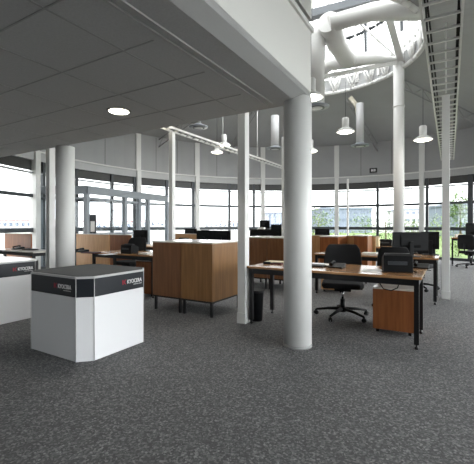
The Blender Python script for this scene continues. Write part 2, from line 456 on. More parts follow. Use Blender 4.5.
steel('roof_tube', [Q0+Vector((.05,.02,0)), at(330, 64, 9.8), at(312, 78, 10.2)], [.18,.17,.15], 'short white roof tube running down left behind the hanging air duct')
flat('roof_beam', at(312, 78.5, 9.2), at(397, 62.5, 10.2), .09, .08, 'narrow flat white beam crossing below the skylight to the tall column')
flat('roof_beam', at(383.5, -4, 7.9), at(401, 60, 10.2), .16, .12, 'flat white beam dropping steeply to the head of the tall column')
flat('roof_beam', at(403, 58, 10.3), at(428, 55, 10.6), .07, .07, 'short flat white beam reaching right from the head of the tall column')
flat('roof_beam', at(350, 14, 9.6), at(397, 57, 10.3), .05, .05, 'thin white brace slanting across the bright skylight')
flat('roof_beam', at(414, 10, 9.2), at(420, 58, 10.6), .15, .15, 'flat pale beam between the tall column head and the cable ladder')
flat('roof_beam', at(308, 16, 8.6), at(392, -6, 9.0), .25, .17, 'dark grey box beam above the level white roof tube', 'frame_dark')
steel('y_strut', [at(359, 121, 12.05), at(357, 106, 12.05), at(350, 97, 12.05)], [.07,.08,.07], 'cream branching strut above the farther round air outlet', 'ivory_steel', cat='strut')

# ------------------------------------------------------------------ air ducts with round outlets
def diffuser(x, y, Z, h, dr, label, elbow=False, pr=.28, dm='beam_grey'):
    p = at(x, y, Z)
    t = empty('air_outlet', p, label=label, cat='air vent', group='round ceiling air outlets')
    MB().lathe([(pr*.55,-.02),(pr,-.012),(pr,.012),(pr*.6,.05),(pr*.4,.09)], 32).build('outlet_plate', 'steel_grey', t)
    MB().lathe([(pr*.62,-.034),(pr*.62,-.012)], 28).build('louvre', 'frame_dark', t)
    MB().lathe([(pr*.30,-.044),(pr*.46,-.034),(pr*.46,-.02)], 28).build('cone', 'beam_grey', t)
    if h: 
        m = MB()
        if elbow: m.tube([(0,0,.03),(0,0,h-.3),(-.02,.04,h-.12),(-.12,.12,h),(-.4,.3,h+.05)], dr, 24)
        else: m.lathe([(dr,.03),(dr,h)], 28)
        m.build('duct', dm, t)
diffuser(317, 107, 8.4, 1.85, .175, 'nearest round air outlet under a thick white duct beside the mezzanine wall', True, dm='white_paint')
diffuser(360, 145.5, 11.6, 1.35, .12, 'round air outlet hanging right of the near duct, above the far windows')
diffuser(275, 148.5, 12.2, 1.1, .14, 'round air outlet on a white duct just left of the thick front column')
diffuser(198.5, 127, 10.6, .9, .07, 'round air outlet at left, seen just under the edge of the dark tiled ceiling')

# ------------------------------------------------------------------ pendant lamps
def make_lamp(label):
    t = empty('pendant_lamp', (0,0,0), label=label, cat='pendant lamp', group='white pendant lamps')
    MB().lathe([(.215,0),(.22,.006),(.17,.06),(.10,.10),(.075,.11),(.06,.10),(.15,.05),(.205,.004)], 32).build('lamp_shade', 'white_paint', t)
    MB().lathe([(.075,.10),(.085,.12),(.085,.33),(.07,.35),(.03,.36)], 24).build('lamp_housing', 'white_paint', t)
    MB().lathe([(.19,.012),(.16,-.012),(.08,-.02)], 28).build('bulb', 'lamp_glow', t)
    MB().lathe([(.006,.35),(.006,1.25)], 6).build('cord', 'frame_dark', t)
    return t
lamp0 = make_lamp('pendant lamp hanging in the open roof space between front column and tall column')
for i, (x, y, Z, lab) in enumerate(((345.5, 132, 8.9, None), (423, 140, 8.9, 'pendant lamp hanging right of the tall column, beside the cable ladder'),
        (311, 98, 6.5, 'nearest pendant lamp, only its right rim showing beside the front column top'),
        (310.5, 151.5, 10.9, 'lower pendant lamp, only its right rim showing beside the front column'),
        (224, 145.5, 11.6, 'larger of two pendant lamps left of the square post, by the cable ladder'),
        (217, 152.5, 12.6, 'smaller farther of two pendant lamps left of the square post'))):
    o = lamp0 if i == 0 else copy_tree(lamp0)
    if lab: o['label'] = lab
    o.location = at(x, y, Z)
    l = bpy.data.lights.new('lamp_light', 'POINT'); l.energy = 9; l.color = (1,.96,.9); l.shadow_soft_size = .12
    lo_ = bpy.data.objects.new('lamp_light', l); C.objects.link(lo_); lo_.location = at(x, y, Z)-Vector((0,0,.14))
p = W(-5.87, 6.62, HT+.12)
t = empty('post_light', (p.x, p.y, HT+.16), AR, label='bright spotlight fitting on the slim post under the dark ceiling edge', cat='spotlight')
MB().box(-.2,.2,-.05,.05,-.02,.03).build('bar', 'white_paint', t)
for x in (-.14, 0, .14): MB().lathe([(.03,-.07),(.045,-.06),(.045,-.02)], 14, (x,-.03,0)).build('bulb', 'lamp_glow', t)

# exit sign
a, Zs = ang(373.5); r = math.radians(a); R2 = R-.01
q = Vector((CC[0]+R2*math.cos(r), CC[1]+R2*math.sin(r), EYE+(HY-170.5)/F*Zs))
t = empty('exit_sign', q, r-PI/2, label='small black sign with white figures on the wall above the windows', cat='sign')
MB().box(-.15,.15,-.06,0,-.1,.1).build('housing', 'sign_black', t, .02)
m = MB().box(-.085,-.02,-.064,-.058,-.045,.045); m.box(.0,.085,-.064,-.058,-.045,.045)
m.build('pictogram', 'text_white', t)
m = MB().box(.025,.04,-.068,-.06,-.03,.03); m.box(.01,.06,-.068,-.06,.0,.012); m.build('figure', 'sign_black', t)

# ------------------------------------------------------------------ display stands
def text_mesh(body, size):
    cu = bpy.data.curves.new('lettering', 'FONT'); cu.body = body; cu.size = size; cu.extrude = .0012; cu.offset = size*.012
    o = bpy.data.objects.new('lettering_tmp', cu); C.objects.link(o)
    dg = bpy.context.evaluated_depsgraph_get(); dg.update()
    me = bpy.data.meshes.new_from_object(o.evaluated_get(dg)); bpy.data.objects.remove(o)
    xs = [v.co.x for v in me.vertices]; w = max(xs)-min(xs); x0 = min(xs)
    for v in me.vertices: v.co.x -= x0
    me.materials.append(MATS['text_white']); return me, w
LM, LWd = text_mesh('KYOCERA', .058)
def make_stand(label):
    lu, lv, c, Hh = .875, .975, .116, .81     # depth, width, corner cut, height
    t = empty('display_stand', (0,0,0), AR, label=label, cat='display stand', group='white display stands with a dark band')
    def octo(e=0):
        return [(-c,-e),(e,c),(e,lu-c),(-c,lu+e),(-lv+c,lu+e),(-lv-e,lu-c),(-lv-e,c),(-lv+c,-e)]
    MB().prism(octo(-.004), 0, .61).build('body', 'kiosk_white', t, .003)
    b = MB().prism(octo(-.002), .612, .787).build('band', 'kiosk_band', t)
    for p in octo(0): MB().lathe([(.0035,0),(.0035,.787)], 8, (p[0], p[1], 0)).build('corner_trim', 'kiosk_edge', t)
    MB().prism(octo(.004), .787, .808).build('top_rim', 'kiosk_edge', t, .003)
    MB().prism(octo(-.016), .808, .812).build('top', 'kiosk_top', t)
    for side in (0, 1):
        # lettering near the right-hand end of each front face
        fx = bpy.data.objects.new('lettering', LM); C.objects.link(fx); fx.parent = b
        s = .205/LWd
        if side == 0:   # left face, plane b=0
            base = Vector((-c-.07-.205, -.0015, .682)); rot = (PI/2, 0, 0)
        else:           # right face, plane a=0
            base = Vector((.0015, lu-c-.04-.195, .682)); rot = (PI/2, 0, PI/2)
        fx.location = base; fx.rotation_euler = rot; fx.scale = (s, 1, 1)
        Rm = Matrix.Translation(base) @ Matrix.Rotation(rot[2], 4, 'Z') @ Matrix.Rotation(PI/2, 4, 'X')
        m = MB()
        for pts in ([(-.066,-.004),(-.054,-.004),(-.054,.046),(-.066,.046)], [(-.052,.021),(-.03,.046),(-.016,.046),(-.036,.021)], [(-.052,.021),(-.036,.021),(-.016,-.004),(-.03,-.004)]):
            m.hexa([Rm @ Vector((x, y, 0)) for x, y in pts] + [Rm @ Vector((x, y, .0015)) for x, y in pts])
        m.build('red_mark', 'red_mark', b)
        m = MB()
        xx = .085
        for wd in (.036, .03, .041):
            m.hexa([Rm @ Vector((x, y, z)) for z in (0, .0012) for x, y in ((xx,-.022),(xx+wd,-.022),(xx+wd,-.013),(xx,-.013))]); xx += wd+.005
        m.build('small_print', 'track', b)
    return t
st = make_stand('white display stand with dark top and navy band, the whole one in front')
P0 = W(-2.928, 2.154); st.location = P0
s2 = copy_tree(st); s2.location = W(-5.04, 2.165)
s2['label'] = 'white display stand with a pale top cut off by the left edge of the photo'
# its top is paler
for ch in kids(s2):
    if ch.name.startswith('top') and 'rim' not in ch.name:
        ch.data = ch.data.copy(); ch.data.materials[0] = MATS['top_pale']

# ------------------------------------------------------------------ cabinets
def cabinet(a1, b0, w, d, h, label, body='wood', legs=.225, top='top_pale', group='wooden cabinets on black legs'):
    t = empty('cabinet', W(a1, b0), AR, label=label, cat='cabinet', group=group)
    g = .003
    MB().box(-w+g, -g, g, d-g, legs, h-.022).build('body', body, t, .003)
    MB().box(-w, 0, 0, d, h-.022, h).build('top', top, t, .003)
    m = MB().box(-w+.01, -.01, .01, d-.01, legs-.025, legs); m.build('leg_frame', 'black_metal', t)
    for x in (-w+.04, -.04):
        for y in (.04, d-.04):
            MB().box(x-.016, x+.016, y-.016, y+.016, 0, legs-.025).build('leg', 'black_metal', t)
    m = MB().box(-w+.02, -.02, d-.002, d+.014, legs+.01, h-.03); dr = m.build('door', body, t)
    MB().box(-w+.06, -w+.075, d+.014, d+.034, .6, .75).build('handle', 'black_metal', dr)
    return t
cabinet(-2.84, 4.13, .56, .82, 1.055, 'wooden cabinet whose pale side faces right, beside the square white post')
cabinet(-3.405, 4.13, .56, .82, 1.055, 'darker wooden cabinet joined to the left of the front one', 'wood_dark')
cabinet(-2.62, 6.57, .56, .8, 1.055, 'wooden cabinet behind the front desk, mostly hidden by the thick column', 'wood_dark')
cabinet(-3.185, 6.57, .56, .8, 1.055, 'wooden cabinet behind the front desk, seen between square post and thick column', 'wood_dark')
cabinet(-2.14, 8.03, .42, .8, 1.05, 'orange-brown cabinet behind the front chair, just right of the thick column', 'wood_orange')
cabinet(-1.56, 8.3, .3, .55, 1.07, 'small orange-brown cabinet behind the front chair, left of the twin monitors', 'wood_orange')

def screen(a0, a1, b, h, label, m='wood_light', z0=.1):
    t = empty('low_screen', W((a0+a1)/2, b), AR, label=label, cat='partition', group='low wooden office screens')
    w = (a1-a0)/2
    MB().box(-w, w, 0, .035, z0, h-.015).build('panel', m, t, .002)
    MB().box(-w, w, -.004, .039, h-.015, h).build('cap', 'top_pale', t)
    for x in (-w+.03, w-.03): MB().box(x-.02, x+.02, -.06, .1, 0, z0).build('foot', 'black_metal', t)
screen(-3.3, -1.5, 8.93, 1.045, 'long pale wooden screen behind the orange-brown cabinets')
screen(-8.6, -7.32, 6.1, 1.07, 'pale wooden screen in front of the glass entrance lobby')
screen(-7.28, -6.55, 6.1, 1.07, 'darker wooden screen just right of the pale one, behind the office chair', 'wood_orange')
screen(-6.9, -5.6, 7.9, 1.06, 'pale wooden screen behind the slim white post')
screen(-9.6, -8.45, 4.8, 1.1, 'orange-brown wooden screen at the left edge below the windows', 'wood_orange')

# ------------------------------------------------------------------ desks
def desk(a0, a1, b0, b1, label, h=.757, topm='wood_top', legin=.2):
    t = empty('desk', W((a0+a1)/2, b0), AR, label=label, cat='desk', group='office desks with black legs')
    w = (a1-a0)/2; d = b1-b0; rb = d-legin
    MB().box(-w, w, 0, d, h-.028, h).build('desk_top', topm, t, .004)
    m = MB().box(-w+.03, w-.03, .02, .05, h-.095, h-.028); m.box(-w+.03, w-.03, rb-.03, rb, h-.095, h-.028)
    for x in (-w+.03, w-.06): m.box(x, x+.03, .05, rb-.03, h-.095, h-.028)
    m.build('frame', 'black_metal', t)
    for x in (-w+.05, w-.05):
        for y in (.04, rb-.02):
            m = MB().box(x-.024, x+.024, y-.024, y+.024, .05, h-.03); m.lathe([(.02,0),(.02,.02),(.01,.025),(.01,.06)], 12, (x, y, 0))
            m.build('leg', 'black_metal', t)
    return t
d1 = desk(-2.31, -.25, 4.16, 5.06, 'front desk with wood top and black legs, an orange-brown drawer pedestal beneath it', legin=.2)
MB().tube([(.62,.03,.66),(.66,.0,.61),(.74,-.01,.6),(.80,.0,.63),(.81,.03,.67)], .006, 8).build('cable_loop', 'black_plastic', d1)
desk(-2.25, -.16, 6.68, 7.5, 'second-row desk carrying the twin black monitors')
desk(-3.35, -.5, 9.4, 10.2, 'third-row desk under the far windows with a cream box on it')
desk(.02, 1.75, 13.4, 14.05, 'tall far desk at the right edge beside the windows', h=.9)
desk(-6.2, -4.5, 4.72, 5.5, 'left desk with pale edge behind the front display stand')
desk(-9.0, -7.22, 4.15, 4.7, 'left desk at the edge of the photo, below the orange-brown screen', topm='top_pale')
desk(-8.35, -6.1, 6.75, 7.45, 'pale desk behind the wooden screens, near the entrance lobby', topm='wood_light')
desk(-5.6, -3.85, 6.95, 7.5, 'desk with two wide black monitors behind the front wooden cabinets')
desk(-8.3, -6.2, 9.4, 10.15, 'farthest left desk by the round window wall')
desk(-4.6, -3.55, 8.8, 9.4, 'desk behind the hidden cabinets, left of the thick column')

t = empty('counter', W(-4.7, 9.55), AR, label='black waist-high counter holding a small screen, far behind the front desk', cat='counter')
MB().box(-.5,.5,0,.42,.06,1.15).build('body', 'black_plastic', t, .004)
MB().box(-.52,.52,-.02,.44,1.15,1.18).build('top', 'black_metal', t); MB().box(-.47,.47,.03,.4,0,.06).build('plinth', 'black_metal', t)

# drawer pedestals
def pedestal(a1, b0, w, d, h, label, side):
    t = empty('drawer_pedestal', W(a1, b0), AR, label=label, cat='drawer unit', group='wooden drawer pedestals')
    MB().box(-w, 0, 0, d, .05, h-.02).build('body', side, t, .004)
    MB().box(-w-.002, .002, -.002, d+.002, h-.02, h).build('top', 'top_pale', t, .003)
    for x in (-w+.05, -.05):
        for y in (.05, d-.05):
            m = MB(); m.extr([(y+.024*math.cos(k*PI/6), .026+.024*math.sin(k*PI/6)) for k in range(12)], 'x', x-.016, x+.016); m.build('castor', 'black_plastic', t)
    for z0, z1 in ((.06,.2),(.205,.345),(.35,h-.03)):
        dr = MB().box(-w+.004, -.004, d, d+.016, z0, z1).build('drawer', side, t)
        MB().box(-w/2-.05, -w/2+.05, d+.016, d+.03, (z0+z1)/2-.006, (z0+z1)/2+.006).build('handle', 'black_metal', dr)
    MB().box(-w-.014, -w, .12, .17, h*.72, h*.76).build('lock', 'black_metal', t)
pp = (2.04, 4.14); au, bu = CS*pp[0]-SN*pp[1], SN*pp[0]+CS*pp[1]
pedestal(au, bu, .455, .56, .55, 'orange-brown drawer pedestal on castors under the right end of the front desk', 'wood_orange')
pedestal(-4.59, 4.79, .42, .5, .655, 'dark wooden drawer pedestal under the left desk, next to the cabinets', 'wood_orange')
pedestal(-1.75, 6.9, .42, .5, .55, 'drawer pedestal glimpsed under the second-row desk, behind the front chair', 'wood_light')

# ------------------------------------------------------------------ office chairs
def make_chair(label):
    t = empty('office_chair', (0,0,0), 0, label=label, cat='office chair', group='black swivel office chairs')
    # local -y is the front of the chair
    m = MB().prism([(-.22,.21),(-.25,.1),(-.25,-.14),(-.2,-.24),(.2,-.24),(.25,-.14),(.25,.1),(.22,.21)], .44, .52)
    m.build('seat', 'black_fabric', t, .025)
    # curved backrest
    m = MB(); bm = m.bm; cols = 9; rws = 8; vs = [[], []]
    for s in (0, 1):
        for j in range(rws):
            v = j/(rws-1); z = .58+.46*v; wd = .235 - .03*v**2 + .01*math.sin(v*PI); row = []
            if j == rws-1: wd -= .03
            if j == 0: wd -= .025
            for i in range(cols):
                u = i/(cols-1)*2-1
                y = .23 + .05*(1-v)*0 + .03*math.sin(v*PI*.9) * -1 - .05*u*u + .07*v + s*.045
                row.append(bm.verts.new((u*wd, y, z)))
            vs[s].append(row)
    for s in (0, 1):
        for j in range(rws-1):
            for i in range(cols-1):
                f = bm.faces.new((vs[s][j][i], vs[s][j][i+1], vs[s][j+1][i+1], vs[s][j+1][i])); f.smooth = True
    def side(l0, l1):
        for k in range(len(l0)-1): bm.faces.new((l0[k], l0[k+1], l1[k+1], l1[k]))
    side(vs[0][0], vs[1][0]); side(vs[0][-1], vs[1][-1])
    side([r[0] for r in vs[0]], [r[0] for r in vs[1]]); side([r[-1] for r in vs[0]], [r[-1] for r in vs[1]])
    m.build('backrest', 'black_fabric', t, .012)
    MB().tube([(0,.05,.42),(0,.2,.41),(0,.3,.46),(0,.31,.62),(0,.315,.75)], .02, 8).build('back_support', 'black_plastic', t)
    m = MB().box(-.1,.1,-.1,.12,.385,.44); m.tube([(-.24,0,.41),(.24,0,.41)], .009, 6); m.build('seat_mechanism', 'black_plastic', t)
    MB().lathe([(.028,.1),(.028,.26)], 16).build('column_sleeve', 'black_plastic', t)
    MB().lathe([(.014,.26),(.014,.39)], 12).build('gas_column', 'chrome', t)
    m = MB().lathe([(.045,.075),(.05,.13),(.03,.14)], 16)
    for k in range(5):
        a = 2*PI*k/5 + .5; c, s = math.cos(a), math.sin(a)
        m.tube([(.03*c,.03*s,.115),(.18*c,.18*s,.105),(.33*c,.33*s,.075)], [.026,.021,.015], 8)
    m.build('star_base', 'black_plastic', t)
    for k in range(5):
        a = 2*PI*k/5 + .5; c, s = math.cos(a), math.sin(a); m = MB()
        R3 = Matrix.Translation((.335*c,.335*s,0)) @ Matrix.Rotation(a+.6, 4, 'Z')
        for o in (-.018, .008):
            pts = [(.028*math.cos(j*PI/7), .028+.028*math.sin(j*PI/7)) for j in range(14)]
            n0 = [m.bm.verts.new(R3 @ Vector((p[0], o, p[1]))) for p in pts]; n1 = [m.bm.verts.new(R3 @ Vector((p[0], o+.012, p[1]))) for p in pts]
            m.bm.faces.new(n0); m.bm.faces.new(n1[::-1])
            for j in range(14): m.bm.faces.new((n0[j], n0[(j+1)%14], n1[(j+1)%14], n1[j]))
        m.box(-.012,.012,-.006,.008,.028,.075, R3)
        m.build('castor', 'black_plastic', t)
    return t
def ab(x, Z): v = Vector(((x-HX)/F*Z, Z, 0)); return v
chair0 = make_chair('black swivel chair at the front desk, its whole back and star base showing')
chairs = [(ab(342.6, 5.12), AR+.25, None),
          (ab(394, 5.75), AR+PI+.1, 'black swivel chair between the front desk and the twin monitors'),
          (ab(417, 7.35), AR-.3, 'black swivel chair under the second-row desk, only a castor and base showing'),
          (W(-6.14, 5.68), AR+.1, 'black swivel chair behind the left desk, in front of the wooden screens'),
          (W(-5.35, 6.2), AR-.4, 'black swivel chair showing just above the left corner of the wooden cabinets'),
          (ab(471, 11.0), AR+2.6, 'black swivel chair at the tall far desk on the right edge')]
for i, (p, rz, lab) in enumerate(chairs):
    o = chair0 if i == 0 else copy_tree(chair0)
    o.location = (p.x, p.y, 0); o.rotation_euler = (0,0,rz)
    if i == 1: o.scale = (1, 1, .93)
    if i == 0: o.scale = (1.12, 1.12, .97)
    if lab: o['label'] = lab

# ------------------------------------------------------------------ monitors
def make_monitor(w, h, low, label):
    t = empty('monitor', (0,0,0), 0, label=label, cat='monitor', group='black computer monitors')
    # screen faces +y, back faces the camera side (-y)
    z0 = low
    m = MB().box(-w/2, w/2, -.012, .018, z0, z0+h); m.extr([(-.012,z0+h*.15),(-.03,z0+h*.3),(-.03,z0+h*.7),(-.012,z0+h*.9)], 'x', -w*.28, w*.28)
    hs = m.build('housing', 'black_plastic', t, .004)
    MB().box(-w/2+.012, w/2-.012, .018, .0195, z0+.012, z0+h-.012).build('display', 'screen', hs)
    MB().box(-.03,.03,-.065,-.035, .01, z0+h*.5).build('stand_neck', 'black_plastic', t, .004)
    MB().prism([(-.12,-.13),(.12,-.13),(.14,0),(.1,.07),(-.1,.07),(-.14,0)], 0, .012).build('stand_base', 'black_plastic', t)
    return t
def mon(p, z, w, h, low, rz, label):
    o = make_monitor(w, h, low, label); o.location = (p.x, p.y, z); o.rotation_euler = (0,0,rz)
mon(ab(410.3, 6.2), .757, .60, .32, .10, AR+.5, 'left of the twin black monitors on the second-row desk, seen from behind')
mon(ab(430, 6.6), .757, .30, .32, .10, AR+.2, 'right of the twin black monitors, mostly hidden behind the wider one')
mon(W(-5.14, 7.15), .757, .49, .30, .11, AR, 'left of two wide black monitors showing above the wooden cabinets')
mon(W(-4.63, 7.12), .757, .49, .30, .11, AR, 'right of two wide black monitors showing above the wooden cabinets')
mon(W(-7.15, 7.0), .757, .42, .33, .08, AR+.25, 'grey-black monitor in front of the glass entrance lobby')
mon(W(-4.8, 9.75), 1.18, .33, .24, .02, AR, 'small black screen standing on the black counter')
mon(W(-4.05, 9.1), .757, .46, .40, .16, AR, 'large black monitor left of the thick column, right of the small screen')
mon(W(-3.05, 9.8), .757, .40, .30, .14, AR+.1, 'black monitor showing above the pale screen just right of the thick column')
mon(W(-7.6, 9.75), .757, .5, .32, .1, AR, 'black monitor by the round window wall, right of the slim post')
mon(W(-7.0, 9.75), .757, .4, .28, .1, AR-.3, 'tilted black monitor by the round window wall, beside a wider one')
mon(ab(475, 11.9), .9, .55, .40, .06, AR+.3, 'black monitor on the tall far desk at the right edge')

# squat black desk units (seen from behind)
def docking(p, z, rz, w, d, h, label):
    t = empty('desktop_printer', (p.x, p.y, z), rz, label=label, cat='printer', group='squat black desktop printers')
    MB().extr([(-d/2,.0),(d/2,0),(d/2,h*.7),(d/2-.04,h*.85),(-d/2+.05,h),(-d/2+.01,h*.92)], 'x', -w/2, w/2).build('body', 'black_plastic', t, .008)
    MB().box(-w*.36, w*.3, -d/2-.004, -d/2+.02, h*.42, h*.62).build('rear_panel', 'frame_dark', t, .002)
    MB().box(-w/2+.02, w/2-.02, -.02, .02, h*.9, h*1.0+.008).build('top_cover', 'black_metal', t)
    MB().tube([(w*.5,-.02,.02),(w*.62,-.05,.008),(w*.68,-.02,.006)], .006, 6).build('plug_lead', 'black_plastic', t)
docking(ab(397, 4.20), .757, AR+.28, .31, .2, .205, 'squat black machine standing near the right end of the front desk')
docking(ab(129.5, 6.95), .757, AR, .28, .2, .17, 'squat black machine on the left desk in front of a swivel chair')
docking(ab(386, 9.35), .757, AR, .3, .2, .17, 'low black machine on the third-row desk beside the cream box')

# waste bin
p = ab(256.8, 4.93)
t = empty('waste_bin', (p.x, p.y, 0), label='black round waste bin beside the square white post', cat='bin')
MB().lathe([(.075,0),(.095,.38),(.10,.40),(.10,.41),(.088,.41),(.085,.38),(.066,.02)], 28).build('body', 'black_plastic', t)
MB().lathe([(.101,.385),(.107,.39),(.107,.41),(.101,.415)], 28).build('rim', 'black_metal', t)

# desk clutter
def flatthing(name, p, z, rz, w, d, h, m, label, cat, bev=.002):
    o = MB().box(-w/2, w/2, -d/2, d/2, 0, h).build(name, m, None, bev, (p.x, p.y, z), (0,0,rz)); return tag(o, label, cat)
T = .758
flatthing('paper_or_reflection', ab(372, 4.28), T, AR, .21, .30, .002, 'paper', 'white sheet standing in for a bright reflection left of the squat black machine on the front desk', 'paper', 0)  # white sheet put in for a reflection on the glossy desktop
flatthing('paper_or_reflection', ab(319, 5.0), T, AR, .3, .21, .002, 'paper', 'white paper on the front desk beside the thick column', 'paper', 0)
def keyboard(p, z, rz, label):
    t = empty('keyboard', (p.x, p.y, z), rz, label=label, cat='keyboard')
    MB().extr([(-.07,0),(.07,0),(.07,.018),(-.07,.01)], 'x', -.2, .2).build('case', 'black_plastic', t, .002)
    m = MB()
    for j in range(5):
        for i in range(15): m.box(-.19+i*.0254, -.17+i*.0254, -.06+j*.025, -.04+j*.025, .012+j*.0015, .02+j*.0015)
    k = m.build('key', 'black_metal', t); k['kind'] = 'stuff'
keyboard(ab(310, 4.75), T, AR, 'black keyboard on the front desk next to the thick column')
def phone(p, z, rz, label):
    t = empty('telephone', (p.x, p.y, z), rz, label=label, cat='telephone')
    MB().extr([(-.1,0),(.1,0),(.1,.05),(.04,.05),(-.1,.015)], 'x', -.09, .09).build('body', 'black_plastic', t, .004)
    MB().tube([(-.06,-.08,.04),(-.06,-.05,.055),(-.06,.05,.07),(-.06,.08,.06)], [.022,.014,.014,.022], 8).build('handset', 'black_plastic', t)
phone(ab(337, 4.6), T, AR, 'black telephone on the front desk before the swivel chair')
phone(ab(421, 4.55), T, AR, 'black telephone at the back right corner of the front desk')
flatthing('folder', ab(276, 5.25), T, AR, .28, .2, .012, 'cream', 'cream folder on the left end of the front desk', 'folder')
flatthing('notebook', ab(277, 5.0), T, AR+.1, .15, .1, .02, 'maroon', 'dark red notebook on the left end of the front desk', 'notebook')
flatthing('stapler', ab(267, 5.02), T, AR+.2, .1, .04, .03, 'black_plastic', 'small black stapler on the left end of the front desk', 'stapler')
flatthing('paper_stack_or_reflection', ab(370, 6.7), T, AR, .26, .21, .03, 'paper', 'white block standing in for a bright reflection on the second-row desk behind the front chair', 'paper')  # white block in place of the bright reflection on this desk surface
flatthing('paper_or_reflection', ab(328, 6.85), T, AR, .3, .21, .003, 'paper', 'white paper on the left end of the second-row desk', 'paper', 0)
keyboard(ab(406, 6.95), T, AR, 'black keyboard behind the twin monitors')
t = empty('storage_box', (ab(373, 9.2).x, 9.2, T), AR, label='cream open box of files on the third-row desk', cat='box')
m = MB().box(-.15,.15,-.1,.1,0,.01); m.box(-.15,-.143,-.1,.1,0,.22); m.box(.143,.15,-.1,.1,0,.22); m.box(-.15,.15,-.1,-.093,0,.26); m.box(-.15,.15,.093,.1,0,.26)
m.build('body', 'cream', t)
for i, mm_ in enumerate(('paper', 'maroon', 'paper', 'black_plastic')): MB().box(-.12+i*.055, -.085+i*.055, -.08, .08, .012, .24+.01*i).build('file', mm_, t)
flatthing('folder', ab(91, 6.95), T, AR+.1, .3, .22, .02, 'maroon', 'dark red folder on the left desk beside the round column', 'folder')
flatthing('paper_or_reflection', ab(108, 6.65), T, AR, .21, .28, .003, 'paper', 'white paper on the left desk, left of the squat machine', 'paper', 0)
phone(ab(82, 7.2), T, AR, 'black telephone on the left desk beside the round column')
keyboard(ab(30, 7.85), T, AR, 'black keyboard on the desk at the left edge')
phone(ab(18, 8.1), T, AR, 'black telephone on the desk at the left edge')
flatthing('paper_stack_or_reflection', ab(148, 6.75), T, AR, .21, .28, .02, 'paper', 'white papers on the left desk, right of the squat machine', 'paper')
flatthing('paper_stack_or_reflection', ab(261.5, 10.35), 1.18, AR, .2, .1, .05, 'paper', 'white papers on the black counter near the small screen', 'paper')
def mug(p, z, m_, label):
    t = empty('mug', (p.x, p.y, z), AR, label=label, cat='mug')
    MB().lathe([(.036,0),(.04,.09),(.035,.09),(.032,.01)], 18).build('cup', m_, t)
    MB().tube([(.038,0,.02),(.06,0,.03),(.062,0,.06),(.038,0,.075)], .005, 6).build('handle', m_, t)
mug(ab(456, 11.95), .9, 'paper', 'white mug on the tall far desk')
flatthing('small_box', ab(460, 12.0), .9, AR, .14, .1, .1, 'cream', 'small cream box on the tall far desk', 'box')

# ------------------------------------------------------------------ glass entrance lobby
ZB = 2.37
pts = [Vector((-5.62, 10.25, 0)), Vector((-4.19, 10.03, 0)), None, None]
e = at(167, 225, 13.55); pts[2] = Vector((e.x, e.y, 0))
lob = empty('entrance_lobby', pts[1], label='grey-framed glass entrance lobby standing against the left windows', cat='entrance lobby')
def loc_(p): return p-pts[1]
def bar(m, p, q, z0, z1, w=.06):
    d = (q-p).normalized(); s = Vector((-d.y, d.x, 0))*w/2
    m.hexa([(x.x, x.y, z) for z in (z0, z1) for x in (p-s, q-s, q+s, p+s)])
L1 = [pts[1]+(pts[2]-pts[1])*t for t in (0, .40, .50+.08, .70, 1.0)]
runs = [(pts[0], pts[1])] + [(L1[i], L1[i+1]) for i in range(4)]
m = MB(); 
for p, q in runs: bar(m, loc_(p), loc_(q), ZB-.2, ZB, .1)
m.build('head_beam', 'steel_grey', lob)
for k, (p, q) in enumerate(runs):
    for z0, z1 in ((2.02, 2.08), (0, .12), (1.0, 1.07)):
        if z0 == 1.0 and k in (0, 4): continue
        m = MB(); bar(m, loc_(p), loc_(q), z0, z1, .05); m.build('rail', 'steel_grey', lob)
for p in [pts[0]]+L1:
    MB().box(-.06,.06,-.06,.06,0,ZB-.2).build('corner_post', 'steel_grey', lob, loc=loc_(p), rot=(0,0,math.radians(-22)))
for p, q in runs:
    m = MB(); bar(m, loc_(p), loc_(q), .12, 2.02, .008); m.build('pane', 'glass', lob)
m = MB().prism([(loc_(p).x, loc_(p).y) for p in (pts[0], pts[1], pts[2], at(170, 225, 13.7), at(120, 225, 12.3), at(70, 225, 11.2))], ZB, ZB+.03)
m.build('roof_panel', 'steel_grey', lob)
# swing door leaf inside the lobby
m = MB(); p, q = loc_(L1[2]), loc_(L1[3])
bar(m, p, p+(q-p)*.12, .1, 2.05, .05); bar(m, p+(q-p)*.88, q, .1, 2.05, .05); bar(m, p, q, 1.95, 2.05, .05)
dl = m.build('door_leaf', 'steel_grey', lob)
# notice board standing by the lobby
q = ab(93, 9.55)
t = empty('notice_stand', (q.x, q.y, 0), -.2, label='grey notice stand with a white sheet in front of the entrance lobby', cat='notice stand')
MB().box(-.09,.09,-.015,.015,1.08,1.58).build('board', 'frame_dark', t, .004)
MB().box(-.06,.06,-.019,-.015,1.12,1.40).build('notice', 'paper', t)
MB().lathe([(.16,0),(.16,.02),(.02,.03),(.016,.05),(.016,1.1)], 20).build('stem', 'frame_grey', t)

